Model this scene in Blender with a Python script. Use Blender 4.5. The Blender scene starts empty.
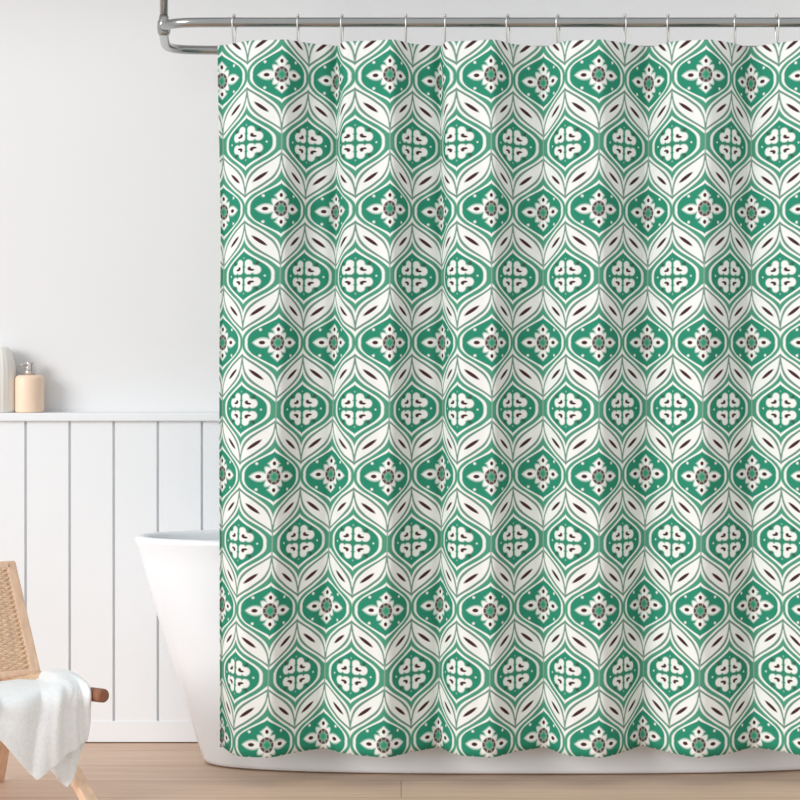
import bpy, bmesh, math, random
from mathutils import Vector, Matrix
random.seed(3)
PI = math.pi
C = bpy.context.scene.collection
F, HY, CZ, D = 2346.0, 340.0, 1.127, 6.0     # focal (px), horizon row, eye height, camera distance

def at(px, py, Y):
    d = D + Y
    return Vector(((px - 400) * d / F, Y, CZ + (HY - py) * d / F))

# ------------------------------------------------------------------ materials
def new_mat(name):
    m = bpy.data.materials.new(name); m.use_nodes = True
    nt = m.node_tree
    b = nt.nodes['Principled BSDF']
    return m, nt, b

def srgb(h):
    h = h.lstrip('#')
    v = [int(h[i:i+2], 16) / 255 for i in (0, 2, 4)]
    return tuple((c / 12.92 if c <= .04045 else ((c + .055) / 1.055) ** 2.4) for c in v) + (1,)

def simple(name, col, rough=.5, metal=0, noise=0, nscale=(8, 8, 8), bump=0, bscale=200, spec=.5):
    m, nt, b = new_mat(name)
    b.inputs['Roughness'].default_value = rough
    b.inputs['Metallic'].default_value = metal
    b.inputs['Specular IOR Level'].default_value = spec
    c = srgb(col)
    tc = nt.nodes.new('ShaderNodeTexCoord')
    mp = nt.nodes.new('ShaderNodeMapping'); mp.inputs['Scale'].default_value = nscale
    nt.links.new(tc.outputs['Object'], mp.inputs['Vector'])
    n = nt.nodes.new('ShaderNodeTexNoise'); n.inputs['Scale'].default_value = 1
    n.inputs['Detail'].default_value = 4
    nt.links.new(mp.outputs[0], n.inputs['Vector'])
    r = nt.nodes.new('ShaderNodeValToRGB')
    r.color_ramp.elements[0].position = .3; r.color_ramp.elements[1].position = .7
    k0, k1 = 1 - noise, 1 + noise * .5
    r.color_ramp.elements[0].color = tuple(min(1, x * k0) for x in c[:3]) + (1,)
    r.color_ramp.elements[1].color = tuple(min(1, x * k1) for x in c[:3]) + (1,)
    nt.links.new(n.outputs['Fac'], r.inputs['Fac'])
    nt.links.new(r.outputs['Color'], b.inputs['Base Color'])
    if bump:
        n2 = nt.nodes.new('ShaderNodeTexNoise'); n2.inputs['Scale'].default_value = bscale
        nt.links.new(tc.outputs['Object'], n2.inputs['Vector'])
        bp = nt.nodes.new('ShaderNodeBump'); bp.inputs['Strength'].default_value = bump
        bp.inputs['Distance'].default_value = .002
        nt.links.new(n2.outputs['Fac'], bp.inputs['Height'])
        nt.links.new(bp.outputs['Normal'], b.inputs['Normal'])
    return m

M_wall = simple('wall_paint', '#e9e9ea', .8, noise=.012, nscale=(1.5, 1.5, 1.5), spec=.2)
M_panel = simple('panel_paint', '#eef1f4', .45, noise=.01, nscale=(2, 2, 2), spec=.3)
M_tub = simple('tub_enamel', '#eff2f6', .22, noise=.004)
M_chrome = simple('brushed_chrome', '#a8a9a8', .2, metal=1, noise=.05)
M_hook = simple('hook_wire', '#d6d5d0', .3, metal=1, noise=.05)
M_wood = simple('pale_chair_wood', '#eecbae', .5, noise=.14, nscale=(60, 60, 6), spec=.3)
M_wood2 = simple('brown_end_wood', '#92614a', .5, noise=.2, nscale=(40, 40, 40), spec=.3)
M_cord = simple('woven_cord', '#f0cfae', .75, noise=.2, nscale=(90, 90, 90), spec=.2)
M_towel = simple('towel_cotton', '#f6f9fa', .95, noise=.05, nscale=(120, 120, 120), bump=.6, bscale=320, spec=.1)
M_peach = simple('peach_glaze', '#f8dcc3', .4, noise=.03, nscale=(20, 20, 20), spec=.4)
M_white = simple('white_ceramic', '#f2f1ec', .35, noise=.01)
M_silver = simple('pump_metal', '#cfc8c6', .25, metal=.7, noise=.03)

def floor_mat():
    m, nt, b = new_mat('oak_planks')
    b.inputs['Roughness'].default_value = .5
    b.inputs['Specular IOR Level'].default_value = .3
    tc = nt.nodes.new('ShaderNodeTexCoord')
    mp = nt.nodes.new('ShaderNodeMapping'); mp.inputs['Location'].default_value = (-.003, 0, 0)
    nt.links.new(tc.outputs['Object'], mp.inputs['Vector'])
    br = nt.nodes.new('ShaderNodeTexBrick')
    br.inputs['Scale'].default_value = 1; br.inputs['Brick Width'].default_value = 3.2
    br.inputs['Row Height'].default_value = .22; br.inputs['Mortar Size'].default_value = .0016
    br.inputs['Color1'].default_value = srgb('#dec1aa'); br.inputs['Color2'].default_value = srgb('#d8b9a1')
    br.inputs['Mortar'].default_value = srgb('#b39275'); br.inputs['Bias'].default_value = 0
    br.offset = .5
    nt.links.new(mp.outputs[0], br.inputs['Vector'])
    mp2 = nt.nodes.new('ShaderNodeMapping'); mp2.inputs['Scale'].default_value = (2.2, 34, 1)
    nt.links.new(tc.outputs['Object'], mp2.inputs['Vector'])
    n = nt.nodes.new('ShaderNodeTexNoise'); n.inputs['Scale'].default_value = 1
    n.inputs['Detail'].default_value = 7; n.inputs['Distortion'].default_value = .6
    nt.links.new(mp2.outputs[0], n.inputs['Vector'])
    r = nt.nodes.new('ShaderNodeValToRGB')
    r.color_ramp.elements[0].position = .3; r.color_ramp.elements[1].position = .68
    r.color_ramp.elements[0].color = (.86, .83, .81, 1); r.color_ramp.elements[1].color = (1.02, 1.02, 1.02, 1)
    nt.links.new(n.outputs['Fac'], r.inputs['Fac'])
    mx = nt.nodes.new('ShaderNodeMix'); mx.data_type = 'RGBA'; mx.blend_type = 'MULTIPLY'
    mx.inputs[0].default_value = 1
    nt.links.new(br.outputs['Color'], mx.inputs[6]); nt.links.new(r.outputs['Color'], mx.inputs[7])
    nt.links.new(mx.outputs[2], b.inputs['Base Color'])
    return m
M_floor = floor_mat()

# ---- printed ogee cloth: a small expression layer over math nodes
def curtain_mat():
    m, nt, b = new_mat('printed_ogee_cloth')
    b.inputs['Roughness'].default_value = .85
    b.inputs['Specular IOR Level'].default_value = .15
    N, L = nt.nodes, nt.links

    class E:
        def __init__(s, sock): s.s = sock
        def __add__(a, o): return op('ADD', a, o)
        def __radd__(a, o): return op('ADD', o, a)
        def __sub__(a, o): return op('SUBTRACT', a, o)
        def __rsub__(a, o): return op('SUBTRACT', o, a)
        def __mul__(a, o): return op('MULTIPLY', a, o)
        def __rmul__(a, o): return op('MULTIPLY', o, a)
        def __truediv__(a, o): return op('DIVIDE', a, o)

    def op(name, a, b_=None, c=None, clamp=False):
        n = N.new('ShaderNodeMath'); n.operation = name; n.use_clamp = clamp
        for i, v in enumerate((a, b_, c)):
            if v is None: continue
            if isinstance(v, E): L.new(v.s, n.inputs[i])
            else: n.inputs[i].default_value = float(v)
        return E(n.outputs[0])
    ab = lambda a: op('ABSOLUTE', a)
    mn = lambda a, c: op('MINIMUM', a, c)
    mxx = lambda a, c: op('MAXIMUM', a, c)
    sq = lambda a: a * a
    def step(d, soft):            # 1 where d > 0, soft edge of the given width
        return op('MULTIPLY_ADD', d, 1 / soft, .5, clamp=True)
    def curve(x, pts):            # pts: (px, value)
        n = N.new('ShaderNodeFloatCurve')
        cu = n.mapping.curves[0]
        pts = [(p[0] / 70, p[1]) for p in pts]
        if pts[-1][0] < .99: pts = pts + [(1.0, -.3)]
        cu.points[0].location = pts[0]; cu.points[1].location = pts[-1]
        for p in pts[1:-1]: cu.points.new(*p)
        n.mapping.clip_min_y = -1
        n.mapping.update()
        L.new(x.s, n.inputs['Value'])
        return E(n.outputs[0])

    uv = N.new('ShaderNodeUVMap'); uv.uv_map = 'UVMap'
    sp = N.new('ShaderNodeSeparateXYZ'); L.new(uv.outputs[0], sp.inputs[0])
    p, q = E(sp.outputs[0]), E(sp.outputs[1])
    CW, RH = 71.0, 134.2
    def wrap(v, o):
        v = v + o
        return (v - op('FLOOR', v)) - .5
    xs, ys = wrap(p, .5), wrap(q, .5)
    xh, yh = wrap(p, 0), wrap(q, 0)
    SC = [
        [(0, .415), (5, .41), (10, .365), (14.5, .277), (18.2, .185), (21.4, .10), (23.8, .03), (25.5, 0)],
        [(0, .455), (5, .447), (11, .378), (16.3, .277), (19.7, .195), (23.5, .10), (26.3, .04), (28.8, 0)],
        [(0, .51), (5, .498), (9, .466), (14, .395), (19.2, .28), (24.2, .18), (28.8, .10), (33, .045), (37, .014), (40, 0)],
        [(0, .56), (6, .545), (11, .500), (16.5, .393), (21.6, .28), (26.4, .19), (31.5, .105), (37.5, .05), (42.5, .02), (48, 0)],
        [(0, .60), (6, .59), (11.5, .54), (18, .415), (23.0, .307), (28, .213), (33, .131), (39, .072), (44, .040), (50, .022), (57, .012), (61, .0)]]
    HC = [
        [(0, .37), (6, .355), (10, .31), (14.6, .223), (18.8, .125), (21.5, .065), (25, 0)],
        [(0, .413), (6, .403), (11, .342), (16.8, .223), (21, .13), (24.5, .06), (28.3, 0)],
        [(0, .54), (6.5, .525), (8.5, .475), (12, .41), (16, .335), (20.8, .223), (25, .13), (30, .055), (34, .018), (37, 0)],
        [(0, .57), (8, .54), (12, .468), (16, .385), (23.2, .223), (28, .13), (34, .055), (40, .02), (45, 0)],
        [(0, .62), (8, .585), (12, .515), (16.5, .42), (25, .24), (30, .152), (36, .08), (41, .046), (46, .026), (52, .012), (56, 0)]]
    white, green = '#e5e7e3', '#2c876c'
    band, line, brown, grey = '#4c9378', '#688a7a', '#47292a', '#88a394'
    cur = [None]
    def paint(mask, colour):
        mx = N.new('ShaderNodeMix'); mx.data_type = 'RGBA'
        if cur[0] is None: mx.inputs[6].default_value = srgb(white)
        else: L.new(cur[0], mx.inputs[6])
        mx.inputs[7].default_value = srgb(colour)
        L.new(mask.s, mx.inputs[0])
        cur[0] = mx.outputs[2]
    axs, axh = ab(xs), ab(xh)
    tys, tyh = ab(ys) * (RH / 70), ab(yh) * (RH / 70)
    cols = [green, white, band, white, line]
    for k in (4, 3, 2, 1, 0):
        for ax, ty, cc in ((axs, tys, SC), (axh, tyh, HC)):
            paint(step(curve(ty, cc[k]) - ax, .022), cols[k])
    X, Y = axs * CW, ab(ys) * RH
    # dark slits in the leaves (symmetric in x and y about the star, and once more seen from the heart)
    dx, dy = X - 20.5, Y - 32
    ca, sa = math.cos(math.radians(-36)), math.sin(math.radians(-36))
    lu, lv = dx * ca + dy * sa, dx * (-sa) + dy * ca
    paint(step(1 - sq(lu / 8.4) - sq(lv / 1.7), .7), brown)
    # thin line down the necks between heart medallions
    XH, YH = axh * CW, ab(yh) * RH
    paint(step(mn(.8 - ab(XH - CW / 2), 13 - YH), 1.4), grey)
    # star flower
    r = op('SQRT', sq(X) + sq(Y)); th = op('ARCTAN2', Y, X)
    c8 = op('COSINE', th * 8)
    body = (11.6 + 1.9 * c8) - r
    ph = 4.8 * (1 - sq((X - 14.8) / 9.8)) - Y
    pv = mxx(5.2 * (1 - sq((Y - 12) / 6.8)) - X, 2.0 - ab(Y - 13.2) - (X - 4.6) * .8)
    paint(step(mxx(mxx(body, ph), pv), 2.6), white)
    paint(step(mn(mn(r - 4.4, 7.9 - r), c8 * 1.6 + 1.7), 1.4), '#574240')
    paint(step(5.0 - r, 1.6), '#6f9a84')
    paint(step(3.7 - X - Y, 1.4), '#2f9070')
    paint(step(1 - sq((X - 15.8) / 2.9) - sq(Y / 1.9), .8), brown)
    paint(step(1 - sq(X / 2.0) - sq((Y - 13.4) / 2.1), .8), brown)
    paint(step(1.3 - op('SQRT', sq(X - 17.5) + sq(Y - 13)), 1.4), white)
    # four hearts
    def circ(cx, cy, rr): return rr - op('SQRT', sq(XH - cx) + sq(YH - cy))
    hb = mxx(mxx(circ(5.2, 12.0, 4.2), circ(12.6, 6.0, 4.5)), mxx(circ(5.6, 5.8, 4.6), circ(8.0, 7.6, 4.2)))
    hb = mn(hb, mn(XH - 1.4, YH - 1.5))
    paint(step(hb, 1.5), white)
    paint(step(mn(.7 - YH, 16 - XH), 1.0), '#3d7f66')
    paint(step(circ(13.6, 12.6, 1.8), 1.4), '#3f5a4c')
    paint(step(circ(6.3, 7.2, 1.9), 1.2), brown)
    paint(step(1 - sq((XH - 8.6) / 2.6) - sq((YH - 5.9) / 1.1), .9), brown)
    paint(step(circ(20.5, 0, .9), 1.2), '#d9e8df')
    paint(step(circ(0, 17.8, .9), 1.2), '#8fb5a4')
    L.new(cur[0], b.inputs['Base Color'])
    n2 = N.new('ShaderNodeTexNoise'); n2.inputs['Scale'].default_value = 900
    tc = N.new('ShaderNodeTexCoord'); L.new(tc.outputs['Object'], n2.inputs['Vector'])
    bp = N.new('ShaderNodeBump'); bp.inputs['Strength'].default_value = .15; bp.inputs['Distance'].default_value = .001
    L.new(n2.outputs['Fac'], bp.inputs['Height']); L.new(bp.outputs['Normal'], b.inputs['Normal'])
    return m
M_curtain = curtain_mat()

# ------------------------------------------------------------------ helpers
def obj(name, bm, mat, parent=None, smooth=False, loc=None):
    bmesh.ops.recalc_face_normals(bm, faces=bm.faces)
    me = bpy.data.meshes.new(name); bm.to_mesh(me); bm.free()
    me.materials.append(mat)
    if smooth:
        for f in me.polygons: f.use_smooth = True
    o = bpy.data.objects.new(name, me); C.objects.link(o)
    if parent is not None: o.parent = parent
    if loc is not None: o.location = loc
    return o

def tag(o, label, cat, group=None):
    o['label'] = label; o['category'] = cat
    if group: o['group'] = group
    return o

def thing(name, loc, label, cat, group=None):
    o = bpy.data.objects.new(name, None); C.objects.link(o); o.location = loc
    o.empty_display_size = .05
    return tag(o, label, cat, group)

def struct(o, label=None):
    o['kind'] = 'structure'
    if label: o['label'] = label
    return o

def add_box(bm, x0, x1, y0, y1, z0, z1, bevel=0):
    t = bmesh.new()
    bmesh.ops.create_cube(t, size=1)
    bmesh.ops.scale(t, vec=(x1 - x0, y1 - y0, z1 - z0), verts=t.verts)
    bmesh.ops.translate(t, vec=((x0 + x1) / 2, (y0 + y1) / 2, (z0 + z1) / 2), verts=t.verts)
    if bevel: bmesh.ops.bevel(t, geom=t.edges[:], offset=bevel, segments=2, profile=.5, affect='EDGES')
    merge(bm, t)

def merge(bm, t):
    me = bpy.data.meshes.new('tmp'); t.to_mesh(me); t.free()
    bm.from_mesh(me); bpy.data.meshes.remove(me)

def add_bar(bm, p0, p1, w, h, side, bevel=.003):
    """square bar between two points; 'side' is the direction of the width w"""
    p0, p1 = Vector(p0), Vector(p1)
    z = (p1 - p0).normalized(); x = (side - side.dot(z) * z).normalized(); y = z.cross(x)
    t = bmesh.new()
    bmesh.ops.create_cube(t, size=1)
    bmesh.ops.scale(t, vec=(w, h, (p1 - p0).length), verts=t.verts)
    if bevel: bmesh.ops.bevel(t, geom=t.edges[:], offset=bevel, segments=2, profile=.5, affect='EDGES')
    m = Matrix((x, y, z)).transposed().to_4x4(); m.translation = (p0 + p1) / 2
    bmesh.ops.transform(t, matrix=m, verts=t.verts)
    merge(bm, t)

def add_tube(bm, pts, r, n=10, closed=False, up=None):
    pts = [Vector(p) for p in pts]; k = len(pts); rings = []
    rr = r if isinstance(r, (list, tuple)) else [r] * k
    prev = up
    for i in range(k):
        a = pts[i - 1] if (i or closed) else pts[i]
        c = pts[(i + 1) % k] if (i < k - 1 or closed) else pts[i]
        t = (c - a).normalized()
        if prev is None: prev = Vector((0, 0, 1)) if abs(t.z) < .9 else Vector((1, 0, 0))
        x = (prev - prev.dot(t) * t).normalized(); y = t.cross(x); prev = x
        rings.append([bm.verts.new(pts[i] + rr[i] * (math.cos(2 * PI * j / n) * x + math.sin(2 * PI * j / n) * y)) for j in range(n)])
    for i in range(k if closed else k - 1):
        A, B = rings[i], rings[(i + 1) % k]
        for j in range(n): bm.faces.new((A[j], A[(j + 1) % n], B[(j + 1) % n], B[j]))
    if not closed:
        bm.faces.new(rings[0][::-1]); bm.faces.new(rings[-1])

def add_lathe(bm, prof, n=40, c=(0, 0, 0), flute=None):
    """prof: (r, z) from bottom axis to top axis"""
    c = Vector(c); rings = []
    for (r, z) in prof:
        ring = []
        for j in range(n):
            a = 2 * PI * j / n
            q = r
            if flute and r > .01: q = r * (1 + flute[1] * math.cos(flute[0] * a))
            ring.append(bm.verts.new(c + Vector((q * math.cos(a), q * math.sin(a), z))))
        rings.append(ring)
    for A, B in zip(rings, rings[1:]):
        for j in range(n): bm.faces.new((A[j], A[(j + 1) % n], B[(j + 1) % n], B[j]))
    bm.faces.new(rings[0][::-1]); bm.faces.new(rings[-1])

def pchip(xs, ys):
    n = len(xs); h = [xs[i+1] - xs[i] for i in range(n-1)]; d = [(ys[i+1] - ys[i]) / h[i] for i in range(n-1)]
    m = [d[0]] + [0] * (n - 2) + [d[-1]]
    for i in range(1, n - 1):
        if d[i-1] * d[i] > 0:
            w1, w2 = 2 * h[i] + h[i-1], h[i] + 2 * h[i-1]
            m[i] = (w1 + w2) / (w1 / d[i-1] + w2 / d[i])
    def f(x):
        i = 0
        while i < n - 2 and x > xs[i+1]: i += 1
        t = (x - xs[i]) / h[i]
        if t < 0 or t > 1:
            e = (t if t < 0 else t - 1) * h[i]
            return (ys[i] + m[i] * e, m[i]) if t < 0 else (ys[i+1] + m[i+1] * e, m[i+1])
        t2, t3 = t * t, t * t * t
        v = (2*t3-3*t2+1)*ys[i] + (t3-2*t2+t)*h[i]*m[i] + (-2*t3+3*t2)*ys[i+1] + (t3-t2)*h[i]*m[i+1]
        dv = ((6*t2-6*t)*ys[i] + (-6*t2+6*t)*ys[i+1]) / h[i] + (3*t2-4*t+1)*m[i] + (3*t2-2*t)*m[i+1]
        return v, dv
    return f

# ------------------------------------------------------------------ the room
XL, XR = -2.3, 2.9
WY, PY = .65, .56                 # upper wall and panelling faces
bm = bmesh.new(); add_box(bm, XL, XR, -3.2, WY + .12, -.08, 0)
struct(obj('floor', bm, M_floor))
bm = bmesh.new(); add_box(bm, XL, XR, WY, WY + .12, 0, 2.5)
struct(obj('wall_back', bm, M_wall))
bm = bmesh.new(); add_box(bm, XL, XR, -.1, WY + .12, 2.5, 2.58)
struct(obj('ceiling', bm, M_wall))
# panelling: a profile with V grooves, swept upwards
zb, zt = .062, .9
gx0 = (25.5 - 400) * (D + PY) / F; gs = 44.1 * (D + PY) / F
prof = [(XL, WY), (XL, PY)]
k = math.ceil((XL - gx0) / gs)
while gx0 + k * gs < XR - .02:
    g = gx0 + k * gs
    if g > XL + .02: prof += [(g - .0036, PY), (g - .002, PY + .010), (g + .002, PY + .010), (g + .0036, PY)]
    k += 1
prof += [(XR, PY), (XR, WY)]
bm = bmesh.new()
lo = [bm.verts.new((x, y, zb)) for x, y in prof]; hi = [bm.verts.new((x, y, zt)) for x, y in prof]
for i in range(len(prof) - 1): bm.faces.new((lo[i], lo[i+1], hi[i+1], hi[i]))
bm.faces.new(lo); bm.faces.new(hi[::-1])
struct(obj('trim_1', bm, M_panel), 'white tongue and groove wall panelling')
bm = bmesh.new(); add_box(bm, XL, XR, PY - .014, WY, zt, .9235, .004)
struct(obj('trim_2', bm, M_panel), 'white ledge capping the wall panelling')
bm = bmesh.new(); add_box(bm, XL, XR, PY - .003, WY, .003, zb, .0015)
struct(obj('baseboard_back', bm, M_panel))

# ------------------------------------------------------------------ bathtub
TX, TY = .3425, .285
def oval(a, b_, n, z, k=120):
    o = []
    for i in range(k):
        t = 2 * PI * i / k; c, s = math.cos(t), math.sin(t)
        o.append(Vector((a * math.copysign(abs(c) ** (2 / n), c), b_ * math.copysign(abs(s) ** (2 / n), s), z)))
    return o
RA, RB, BA, BB, RZ = 1.052, .25, .870, .218, .605
levels = []
levels.append((BA - .014, BB - .010, 2.7, .003)); levels.append((BA - .005, BB - .003, 2.7, .007))
for i in range(13):
    t = i / 12
    z = .016 + t * (RZ - .03 - .016)
    bul = .012 * math.sin(PI * t)
    levels.append((BA + (RA - .008 - BA) * t ** 1.02 - .0 + bul * .5, BB + (RB - .006 - BB) * t + bul * .6, 2.7 - .2 * t, z))
levels += [(RA - .001, RB - .001, 2.5, RZ - .016), (RA, RB, 2.5, RZ - .008), (RA - .004, RB - .004, 2.5, RZ - .002), (RA - .012, RB - .010, 2.5, RZ),
           (RA - .024, RB - .018, 2.5, RZ - .001), (RA - .031, RB - .024, 2.5, RZ - .007), (RA - .037, RB - .028, 2.5, RZ - .02)]
for i in range(1, 11):
    t = i / 10
    levels.append((RA - .037 - .2 * t - .03 * t * t, RB - .028 - .045 * t, 2.5, RZ - .02 - .44 * t))
levels += [(RA - .32, RB - .11, 2.5, .115), (RA - .45, RB - .16, 2.4, .105)]
bm = bmesh.new(); rings = [[bm.verts.new(v) for v in oval(*l)] for l in levels]
for A, B in zip(rings, rings[1:]):
    for j in range(len(A)): bm.faces.new((A[j], A[(j+1) % len(A)], B[(j+1) % len(A)], B[j]))
bm.faces.new(rings[0][::-1]); bm.faces.new(rings[-1])
tub = thing('bathtub', (TX, TY, 0), 'white freestanding bathtub with sloping end standing behind the patterned curtain', 'bathtub')
obj('tub_body', bm, M_tub, tub, smooth=True)
bm = bmesh.new(); add_lathe(bm, [(.002, .1055), (.028, .1055), (.03, .108), (.026, .110), (.002, .110)], 24)
obj('drain', bm, M_chrome, tub, smooth=False)

# ------------------------------------------------------------------ curtain rod
RZc, RY0, RY1 = 1.934, -.04, .532
RX0, RX1 = -.604, 1.290
ring = []
cxm, cym, b_ = (RX0 + RX1) / 2, (RY0 + RY1) / 2, (RY1 - RY0) / 2
a_ = .22
nn = 6.0
def corner(t):        # t 0..pi over an end, from front to back
    c, s = math.sin(t), -math.cos(t)
    return a_ * abs(c) ** (2 / nn), b_ * math.copysign(abs(s) ** (2 / nn), s)
for i in range(41):
    x, y = corner(PI * i / 40); ring.append((RX1 - a_ + x + .045 * (cym + y - RY0) / .54 * x / a_, cym + y, RZc))
for i in range(41):
    x, y = corner(PI - PI * i / 40); ring.append((RX0 + a_ - x - .045 * (cym + y - RY0) / .54 * x / a_, cym + y, RZc))
rod = thing('curtain_rod', (0, 0, RZc), 'chrome loop shaped curtain rod hung from the ceiling above the bathtub', 'curtain rod')
bm = bmesh.new(); add_tube(bm, [Vector(p) - Vector((0, 0, RZc)) for p in ring], .0125, 14, closed=True, up=Vector((0, 0, 1)))
obj('rail', bm, M_chrome, rod, smooth=True)
for sx in (0, 1):
    x = RX0 - .006 if sx == 0 else RX1 + .006
    y = .06
    bm = bmesh.new(); add_tube(bm, [(x, y, .012), (x, y, 2.5 - RZc)], .0105, 16)
    obj('support_pole', bm, M_chrome, rod, smooth=True)
    bm = bmesh.new(); add_lathe(bm, [(.004, -.022), (.012, -.021), (.016, -.014), (.0175, 0), (.0165, .014), (.013, .021), (.012, .03), (.004, .031)], 20, (x, y, 0))
    obj('pole_clamp', bm, M_chrome, rod, smooth=True)
    bm = bmesh.new(); add_lathe(bm, [(.012, 2.48 - RZc), (.035, 2.485 - RZc), (.038, 2.5 - RZc), (.012, 2.5 - RZc)], 24, (x, y, 0))
    obj('ceiling_flange', bm, M_chrome, rod, smooth=True)

# ------------------------------------------------------------------ curtain
T_top = {0:222,1:247.5,2:282,3:308.5,4:337,4.69:343.5,5:355,6:390,7:412.5,8:440.5,8.69:446,9:456.5,10:491,11:513,12:543.5,13:565,14:599,15:624.5,16:649,17:672,18:706,19:731.5,20:751,21:779,22:812,23:838,24:858}
T_up = {0:224,1:244.5,2:281,3:304.5,4:336,4.69:345,5:355.5,6:390,7:412,8:441.5,8.69:449,9:457,10:491.5,11:512.7,12:543.3,13:565.5,14:599,15:623,16:648,17:672.5,18:704.5,19:730,20:751.5,21:780,22:812.5,23:838,24:858}
T_mid = {0:222.5,1:242,2:277,3:302.5,4:333.7,4.69:345,5:355,6:389.5,7:411.7,8:442.7,8.69:451,9:457.5,10:492,11:512.5,12:543,13:566,14:599,15:622,16:646.7,17:673,18:703,19:728.5,20:751.7,21:780.5,22:813,23:839,24:860}
T_bot = {0:222,1:234.5,2:267.5,3:295,4:324,4.69:341,5:350.5,6:384,7:411,8:438.7,8.69:449.5,9:456.5,10:489.5,11:515,12:543.7,13:565,14:599,15:623.5,16:643,17:669.5,18:699,19:729.5,20:754,21:784,22:812,23:838,24:860}
tabs = [(72, T_top), (235, T_up), (375, T_mid), (710, T_bot)]
keys = sorted(T_top)
colint = {k_: pchip([t[0] for t in tabs], [t[1][k_] for t in tabs]) for k_ in keys}
HN = 36.0
N0, N1, NU, NV = -.16, 24.4, 492, 96
VT, VB = 39.5, 757.5
us = [N0 + (N1 - N0) * i / NU for i in range(NU + 1)]
def ssign(n): return max(-1, min(1, 2.6 * math.sin(PI * (n - 2) / 2)))
RIDGE = -.10
rows = []; depths = []
for j in range(NV + 1):
    v = VT + (VB - VT) * j / NV
    f = pchip(keys, [colint[k_](max(60, min(v, 730)))[0] for k_ in keys])
    px = []; yy = []; acc = 0; prev = None
    for i, u in enumerate(us):
        x, dx = f(u)
        c = max(.12, min(.995, dx / HN))
        s = ssign(u) * math.sqrt(1 - c * c)
        if prev is not None: acc += (s + prev) / 2 * (us[1] - us[0]) * HN
        prev = s; px.append(x); yy.append(acc)
    # ridges share one depth
    rid = [(u_, yy[min(range(len(us)), key=lambda i: abs(us[i] - u_))]) for u_ in (2, 6, 10, 14, 18, 22)]
    g = pchip([r_[0] for r_ in rid], [r_[1] for r_ in rid])
    dep = []
    for i, u in enumerate(us):
        base = rid[0][1] + (u - 2) * 0 if u < 2 else (rid[-1][1] if u > 22 else g(u)[0])
        dep.append((yy[i] - base) / 395.0)
    rows.append((v, px)); depths.append(dep)
# light vertical smoothing of the depth
for _ in range(3):
    depths = [[(depths[max(j-1, 0)][i] + 2 * depths[j][i] + depths[min(j+1, NV)][i]) / 4 for i in range(NU + 1)] for j in range(NV + 1)]
bm = bmesh.new(); uvl = bm.loops.layers.uv.new('UVMap')
grid = []
for j, (v, px) in enumerate(rows):
    row = []
    for i, u in enumerate(us):
        dd = depths[j][i]; Y = RIDGE + dd
        z0 = CZ + (HY - v) * (D + RIDGE) / F
        z = CZ + (z0 - CZ) * (1 - (.085 + (.11 * max(0, min(1, (v - 42) / 30)) if v < HY else 0)) * max(0, dd))
        row.append(bm.verts.new(((px[i] - 400) * (D + Y) / F, Y, z)))
    grid.append(row)
for j in range(NV):
    for i in range(NU):
        fc = bm.faces.new((grid[j][i], grid[j+1][i], grid[j+1][i+1], grid[j][i+1]))
        for lp, (a, c) in zip(fc.loops, ((j, i), (j+1, i), (j+1, i+1), (j, i+1))):
            lp[uvl].uv = (us[c] / 2 , (rows[a][0] - 74.2) / 134.2)
cur = obj('shower_curtain', bm, M_curtain, smooth=True)
sol = cur.modifiers.new('thickness', 'SOLIDIFY'); sol.thickness = .0012; sol.offset = 0
tag(cur, 'white shower curtain printed with green ogee medallions hanging in soft folds', 'shower curtain')

# hooks
def make_hook():
    h = thing('curtain_hook', (0, 0, 0), '', 'curtain hook', 'wire hooks along the rod')
    pts = []
    # pear loop around the rod in the YZ plane, closed at the bottom
    for i in range(28):
        t = 2 * PI * i / 28
        y = .0165 * math.sin(t); zz = .0165 * math.cos(t)
        if zz < 0:
            zz *= 4.2; y *= (1 - .75 * (-zz / .0693) ** 1.5)
        pts.append((.0016 * math.sin(t), y, zz))
    bm = bmesh.new(); add_tube(bm, pts, .0019, 8, closed=True, up=Vector((1, 0, 0)))
    obj('wire', bm, M_hook, h, smooth=True)
    bm = bmesh.new(); add_lathe(bm, [(.001, -.0045), (.0032, -.0032), (.0045, 0), (.0032, .0032), (.001, .0045)], 14, (0, 0, .0172))
    obj('bead', bm, M_hook, h, smooth=True)
    return h
hook_px = [234, 298, 342, 406, 445, 508, 558, 625, 668, 735, 777, 840]
names = ['first', 'second', 'third', 'fourth', 'fifth', 'sixth', 'seventh', 'eighth', 'ninth', 'tenth', 'eleventh', 'twelfth']
proto = make_hook()
for k_, hx in enumerate(hook_px):
    if k_ == 0: h = proto
    else:
        h = proto.copy(); C.objects.link(h)
        for ch in list(proto.children):
            c = ch.copy(); C.objects.link(c); c.parent = h
    h.location = ((hx - 400) * (D + RY0) / F, RY0, RZc)
    h.rotation_euler = (0, 0, random.uniform(-.25, .25))
    if k_ == 0: h['label'] = 'chrome wire hook nearest the left edge of the curtain'
    elif k_ == 11: h['label'] = 'twelfth chrome wire hook along the rod, at the right end of the curtain'
    else: h['label'] = names[k_] + ' chrome wire hook on the rod, counted from the left edge of the curtain'

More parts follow.
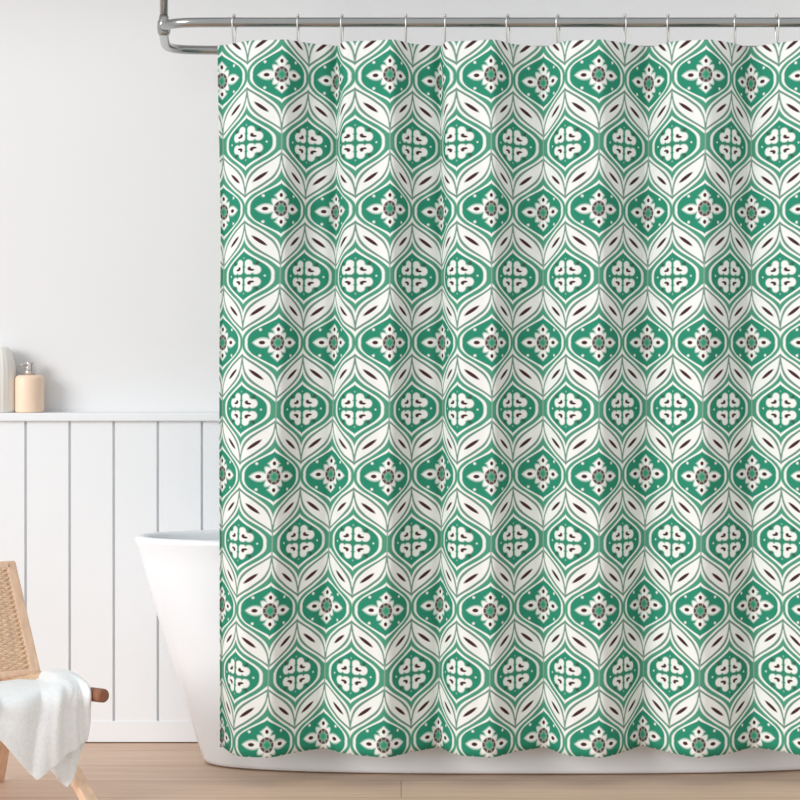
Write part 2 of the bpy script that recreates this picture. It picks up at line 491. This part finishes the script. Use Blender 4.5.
# ------------------------------------------------------------------ bottles on the ledge
LZ = .9235; BY = .602
def ledge(px): return ((px - 400) * (D + BY) / F, BY, LZ)
s = (D + BY) / F
pb = thing('soap_dispenser', ledge(29.5), 'peach soap dispenser with short silver pump on the white ledge', 'soap dispenser')
R = 14.8 * s; Hh = 37.5 * s
bm = bmesh.new(); add_lathe(bm, [(.002, .0003), (R - .003, .0003), (R - .0006, .002), (R, .006), (R, Hh - .014), (R - .0015, Hh - .007), (R - .006, Hh - .0025), (R - .012, Hh - .0005), (.012, Hh), (.002, Hh)], 48)
obj('bottle_body', bm, M_peach, pb, smooth=True)
bm = bmesh.new(); add_lathe(bm, [(.002, Hh - .001), (.0155, Hh - .001), (.0155, Hh + .010), (.0145, Hh + .012), (.002, Hh + .012)], 28)
obj('collar', bm, M_silver, pb, smooth=True)
bm = bmesh.new(); add_lathe(bm, [(.002, Hh + .012), (.0125, Hh + .012), (.013, Hh + .014), (.013, Hh + .034), (.0115, Hh + .0365), (.002, Hh + .037)], 28)
add_tube(bm, [(-.002, -.006, Hh + .029), (-.012, -.018, Hh + .029), (-.02, -.027, Hh + .027)], [.0045, .004, .0033], 10)
obj('pump_head', bm, M_silver, pb, smooth=True)
wb = thing('bottle', ledge(-1), 'white fluted bottle at the left end of the ledge', 'bottle')
R = 16.5 * s; Hh = 66 * s
bm = bmesh.new(); add_lathe(bm, [(.002, .0003), (R - .003, .0003), (R, .004), (R, Hh - .06), (R - .002, Hh - .046), (R - .006, Hh - .03), (R - .011, Hh - .017), (R - .016, Hh - .008), (R - .022, Hh - .001), (.002, Hh)], 120, flute=(22, .010))
obj('bottle_body', bm, M_white, wb, smooth=True)

# ------------------------------------------------------------------ lounge chair
fd = Vector((.65, -.76, 0)).normalized(); lt = Vector((-.76, -.65, 0)).normalized()
O = Vector((-1.0145, 0, 0))
def cp(s_, l_, z_): return fd * s_ + lt * l_ + Vector((0, 0, z_))       # chair coordinates, base at O
W = .50
RLZ = .277
ch = thing('lounge_chair', O, 'low pale wood lounge chair with woven cord back in front of the panelling', 'chair')
for side, l0 in ((0, 0), (1, W)):
    sg = 1 if side == 0 else -1
    bm = bmesh.new()
    add_tube(bm, [cp(.03, l0, RLZ + .004), cp(.38, l0, RLZ - .008), cp(.45, l0, RLZ - .007)], [.016, .0165, .0155], 16)
    r_ = obj('seat_rail', bm, M_wood, ch, smooth=False)
    bm = bmesh.new()
    add_tube(bm, [cp(.395, l0, RLZ - .009), cp(.43, l0, RLZ - .008), cp(.450, l0, RLZ - .007), cp(.462, l0, RLZ - .0065), cp(.4645, l0, RLZ - .0065)], [.0166, .0172, .0172, .0165, .012], 18)
    rc = obj('rail_end', bm, M_wood2, r_, smooth=False); rc['label'] = 'dark brown turned rail end'
    bm = bmesh.new(); add_bar(bm, cp(.12, l0 + sg * .028, RLZ + .012), cp(.440, l0 + sg * .018, .004), .034, .024, lt)
    obj('leg', bm, M_wood, ch)
    bm = bmesh.new(); add_bar(bm, cp(.135, l0 + sg * .052, RLZ + .012), cp(.0, l0 + sg * .02, .004), .034, .026, lt)
    obj('leg', bm, M_wood, ch)
bm = bmesh.new(); add_tube(bm, [cp(.39, .01, RLZ - .015), cp(.39, W - .01, RLZ - .015)], .013, 14)
obj('front_bar', bm, M_wood, ch, smooth=False)
bm = bmesh.new(); add_tube(bm, [cp(.13, .0, RLZ - .012), cp(.13, W, RLZ - .012)], .013, 14)
obj('rear_bar', bm, M_wood, ch, smooth=False)
# woven seat, cords running across the rails
bm = bmesh.new()
for i in range(30):
    s_ = .15 + i * .0082
    add_tube(bm, [cp(s_, .004 + (W - .008) * t / 24, RLZ + .0175 - .018 * math.sin(PI * t / 24) + .002 * (1 if (t + i) % 2 else -1)) for t in range(25)], .0042, 6)
obj('seat', bm, M_cord, ch, smooth=True)
# backrest
b0, b1 = cp(.172, 0, RLZ + .012), cp(.047, 0, .565)
axis = (b1 - b0); BL = axis.length; axis.normalize()
nrm = lt.cross(axis).normalized()
if nrm.dot(fd) < 0: nrm = -nrm
def bp_(l_, h_, o_=0): return b0 + lt * l_ + axis * h_ + nrm * o_
back = []
for l0 in (.014, W - .014):
    bm = bmesh.new()
    add_bar(bm, bp_(l0, -.004), bp_(l0, BL), .034, .022, lt, .007)
    obj('back_post', bm, M_wood, ch)
bm = bmesh.new(); add_bar(bm, bp_(.012, BL - .012, .001), bp_(W - .012, BL - .012, .001), .024, .02, axis, .006)
obj('top_rail', bm, M_wood, ch)
bm = bmesh.new(); add_bar(bm, bp_(.0, .006, .002), bp_(W, .006, .002), .024, .024, axis, .008)
obj('bottom_rail', bm, M_wood, ch)
bm = bmesh.new()
hs = .02; nrow = 44
for i in range(nrow):                      # weft cords
    h_ = hs + (BL - .042) * i / (nrow - 1)
    add_tube(bm, [bp_(.026 + (W - .052) * t / 60, h_, .006 + .0032 * math.sin(PI * t / 2 + (0 if i % 2 else PI))) for t in range(61)], .0031, 6)
for j in range(16):                        # warp cords
    l_ = .026 + (W - .052) * (j + .5) / 15.5
    add_tube(bm, [bp_(l_, .014, .006), bp_(l_, BL - .02, .006)], .0028, 6)
obj('woven_back', bm, M_cord, ch, smooth=True)

# ------------------------------------------------------------------ towel over the front of the seat
def ray_plane(px, py, s_):
    """where the sight line of a photo pixel meets the vertical plane s = s_ of the chair"""
    dr = Vector(((px - 400) / F, 1, (HY - py) / F)); o = Vector((0, -D, CZ)) - O
    t = (s_ - o.dot(fd)) / dr.dot(fd)
    return o + dr * t
def spline(pts, t):
    n = len(pts) - 1; x = t * n; i = min(int(x), n - 1); u = x - i
    P = [pts[max(0, min(n, i + d))] for d in (-1, 0, 1, 2)]
    return .5 * ((2 * P[1]) + (P[2] - P[0]) * u + (2 * P[0] - 5 * P[1] + 4 * P[2] - P[3]) * u * u + (3 * P[1] - P[0] - 3 * P[2] + P[3]) * u ** 3)
def lay(bm, cols, NUt, NVt, wave, ph, flip=1):
    g = []
    for i in range(NUt + 1):
        u = i / NUt
        colp = [spline([c[k2] for c in cols], u) for k2 in range(len(cols[0]))]
        line = []
        for j in range(NVt + 1):
            w = j / NVt
            nl = len(cols) - 1; k3 = min(int(u * nl), nl - 1); fr = u * nl - k3
            lin = [cols[k3][k2].lerp(cols[k3 + 1][k2], fr) for k2 in range(len(cols[0]))]
            p_ = spline(colp, w).lerp(spline(lin, w), w ** 2)
            hang = max(0, (w - .30) / .70)
            p_ = p_ + fd * wave(u, w) + Vector((0, 0, 0))
            line.append(p_)
        g.append(line)
    vs = [[bm.verts.new(p_) for p_ in l] for l in g]
    for i in range(NUt):
        for j in range(NVt): bm.faces.new((vs[i][j], vs[i+1][j], vs[i+1][j+1], vs[i][j+1]))
def col(back, top, crest, mid, hem, s_h=.43):
    return [ray_plane(back[0], back[1], back[2]), ray_plane(top[0], top[1], top[2]), ray_plane(crest[0], crest[1], .415),
            ray_plane(mid[0], mid[1], s_h - .004), ray_plane(hem[0], hem[1], s_h)]
cols = [
    col((60, 669, .24), (75, 674, .33), (88, 687, .41), (87.5, 712, 0), (86, 741, 0), .415),
    col((52, 670, .21), (67, 673, .32), (81, 686, .41), (76, 716, 0), (73, 751, 0), .428),
    col((43, 672, .20), (55, 675, .32), (66, 688, .41), (60, 722, 0), (56, 765, 0), .44),
    col((34, 680, .21), (42, 682, .32), (50, 693, .41), (44, 730, 0), (37.5, 781, 0), .44),
    col((20, 680, .21), (28, 684, .32), (33, 697, .41), (27, 728, 0), (20, 763, 0), .435),
    col((4, 682, .21), (10, 686, .32), (14, 700, .41), (8, 722, 0), (0, 740, 0), .43),
    col((-16, 684, .21), (-12, 690, .32), (-8, 703, .41), (-16, 714, 0), (-26, 718, 0), .425),
]
def wave1(u, w):
    h = max(0, (w - .28) / .72)
    a = .024 * (abs(math.sin(u * 9.5 + .5 + w * .5)) ** .8 - .5) * min(1, h * 2.2) * (1 - .75 * h)
    c = .017 * math.sin(u * 36 + w * 9) * min(1, h * 2.5) * max(0, 1 - 2.0 * u) * (1 - .5 * h)
    return a + c
bm = bmesh.new()
lay(bm, cols, 60, 48, wave1, 0)
cols2 = [
    col((66, 684, .25), (74, 686, .32), (86, 694, .40), (86, 716, 0), (84.5, 741, 0), .398),
    col((60, 684, .25), (68, 686, .32), (78, 694, .40), (77, 725, 0), (76, 772, 0), .402),
    col((54, 684, .25), (60, 686, .32), (70, 695, .40), (69, 730, 0), (67.5, 788, 0), .405),
    col((46, 685, .25), (52, 688, .32), (60, 697, .40), (59, 730, 0), (57, 778, 0), .41),
    col((38, 686, .25), (44, 690, .32), (50, 699, .40), (49, 730, 0), (47, 766, 0), .41),
]
lay(bm, cols2, 40, 40, lambda u, w: .006 * math.sin(u * 15 + 2) * max(0, (w - .3)), 0)
tw = obj('towel', bm, M_towel, smooth=True, loc=O)
so = tw.modifiers.new('thickness', 'SOLIDIFY'); so.thickness = .006; so.offset = 0
ss = tw.modifiers.new('soft', 'SUBSURF'); ss.levels = 1; ss.render_levels = 1
tag(tw, 'white cotton towel draped over the seat front of the low wooden chair', 'towel')

# ------------------------------------------------------------------ camera, light
cam = bpy.data.cameras.new('camera'); cam.sensor_width = 36; cam.lens = F / 800 * 36
cam.shift_y = -60 / 800; cam.clip_start = .1
co = bpy.data.objects.new('camera', cam); C.objects.link(co)
co.location = (0, -D, CZ); co.rotation_euler = (PI / 2, 0, 0)
sc = bpy.context.scene; sc.camera = co
w = bpy.data.worlds.new('daylight'); sc.world = w; w.use_nodes = True
bg = w.node_tree.nodes['Background']; bg.inputs[0].default_value = (.97, .985, 1, 1); bg.inputs[1].default_value = .83
sun = bpy.data.lights.new('window_daylight', 'SUN'); sun.energy = 1.88; sun.angle = math.radians(28); sun.color = (1, .995, .985)
so_ = bpy.data.objects.new('window_daylight', sun); C.objects.link(so_)
dirv = Vector((.86, .80, -.33)).normalized()
so_.rotation_euler = dirv.to_track_quat('-Z', 'Y').to_euler(); so_.location = (-3, -4, 2.5)
sc.view_settings.view_transform = 'Standard'; sc.view_settings.look = 'None'
sc.view_settings.exposure = 0; sc.view_settings.gamma = 1
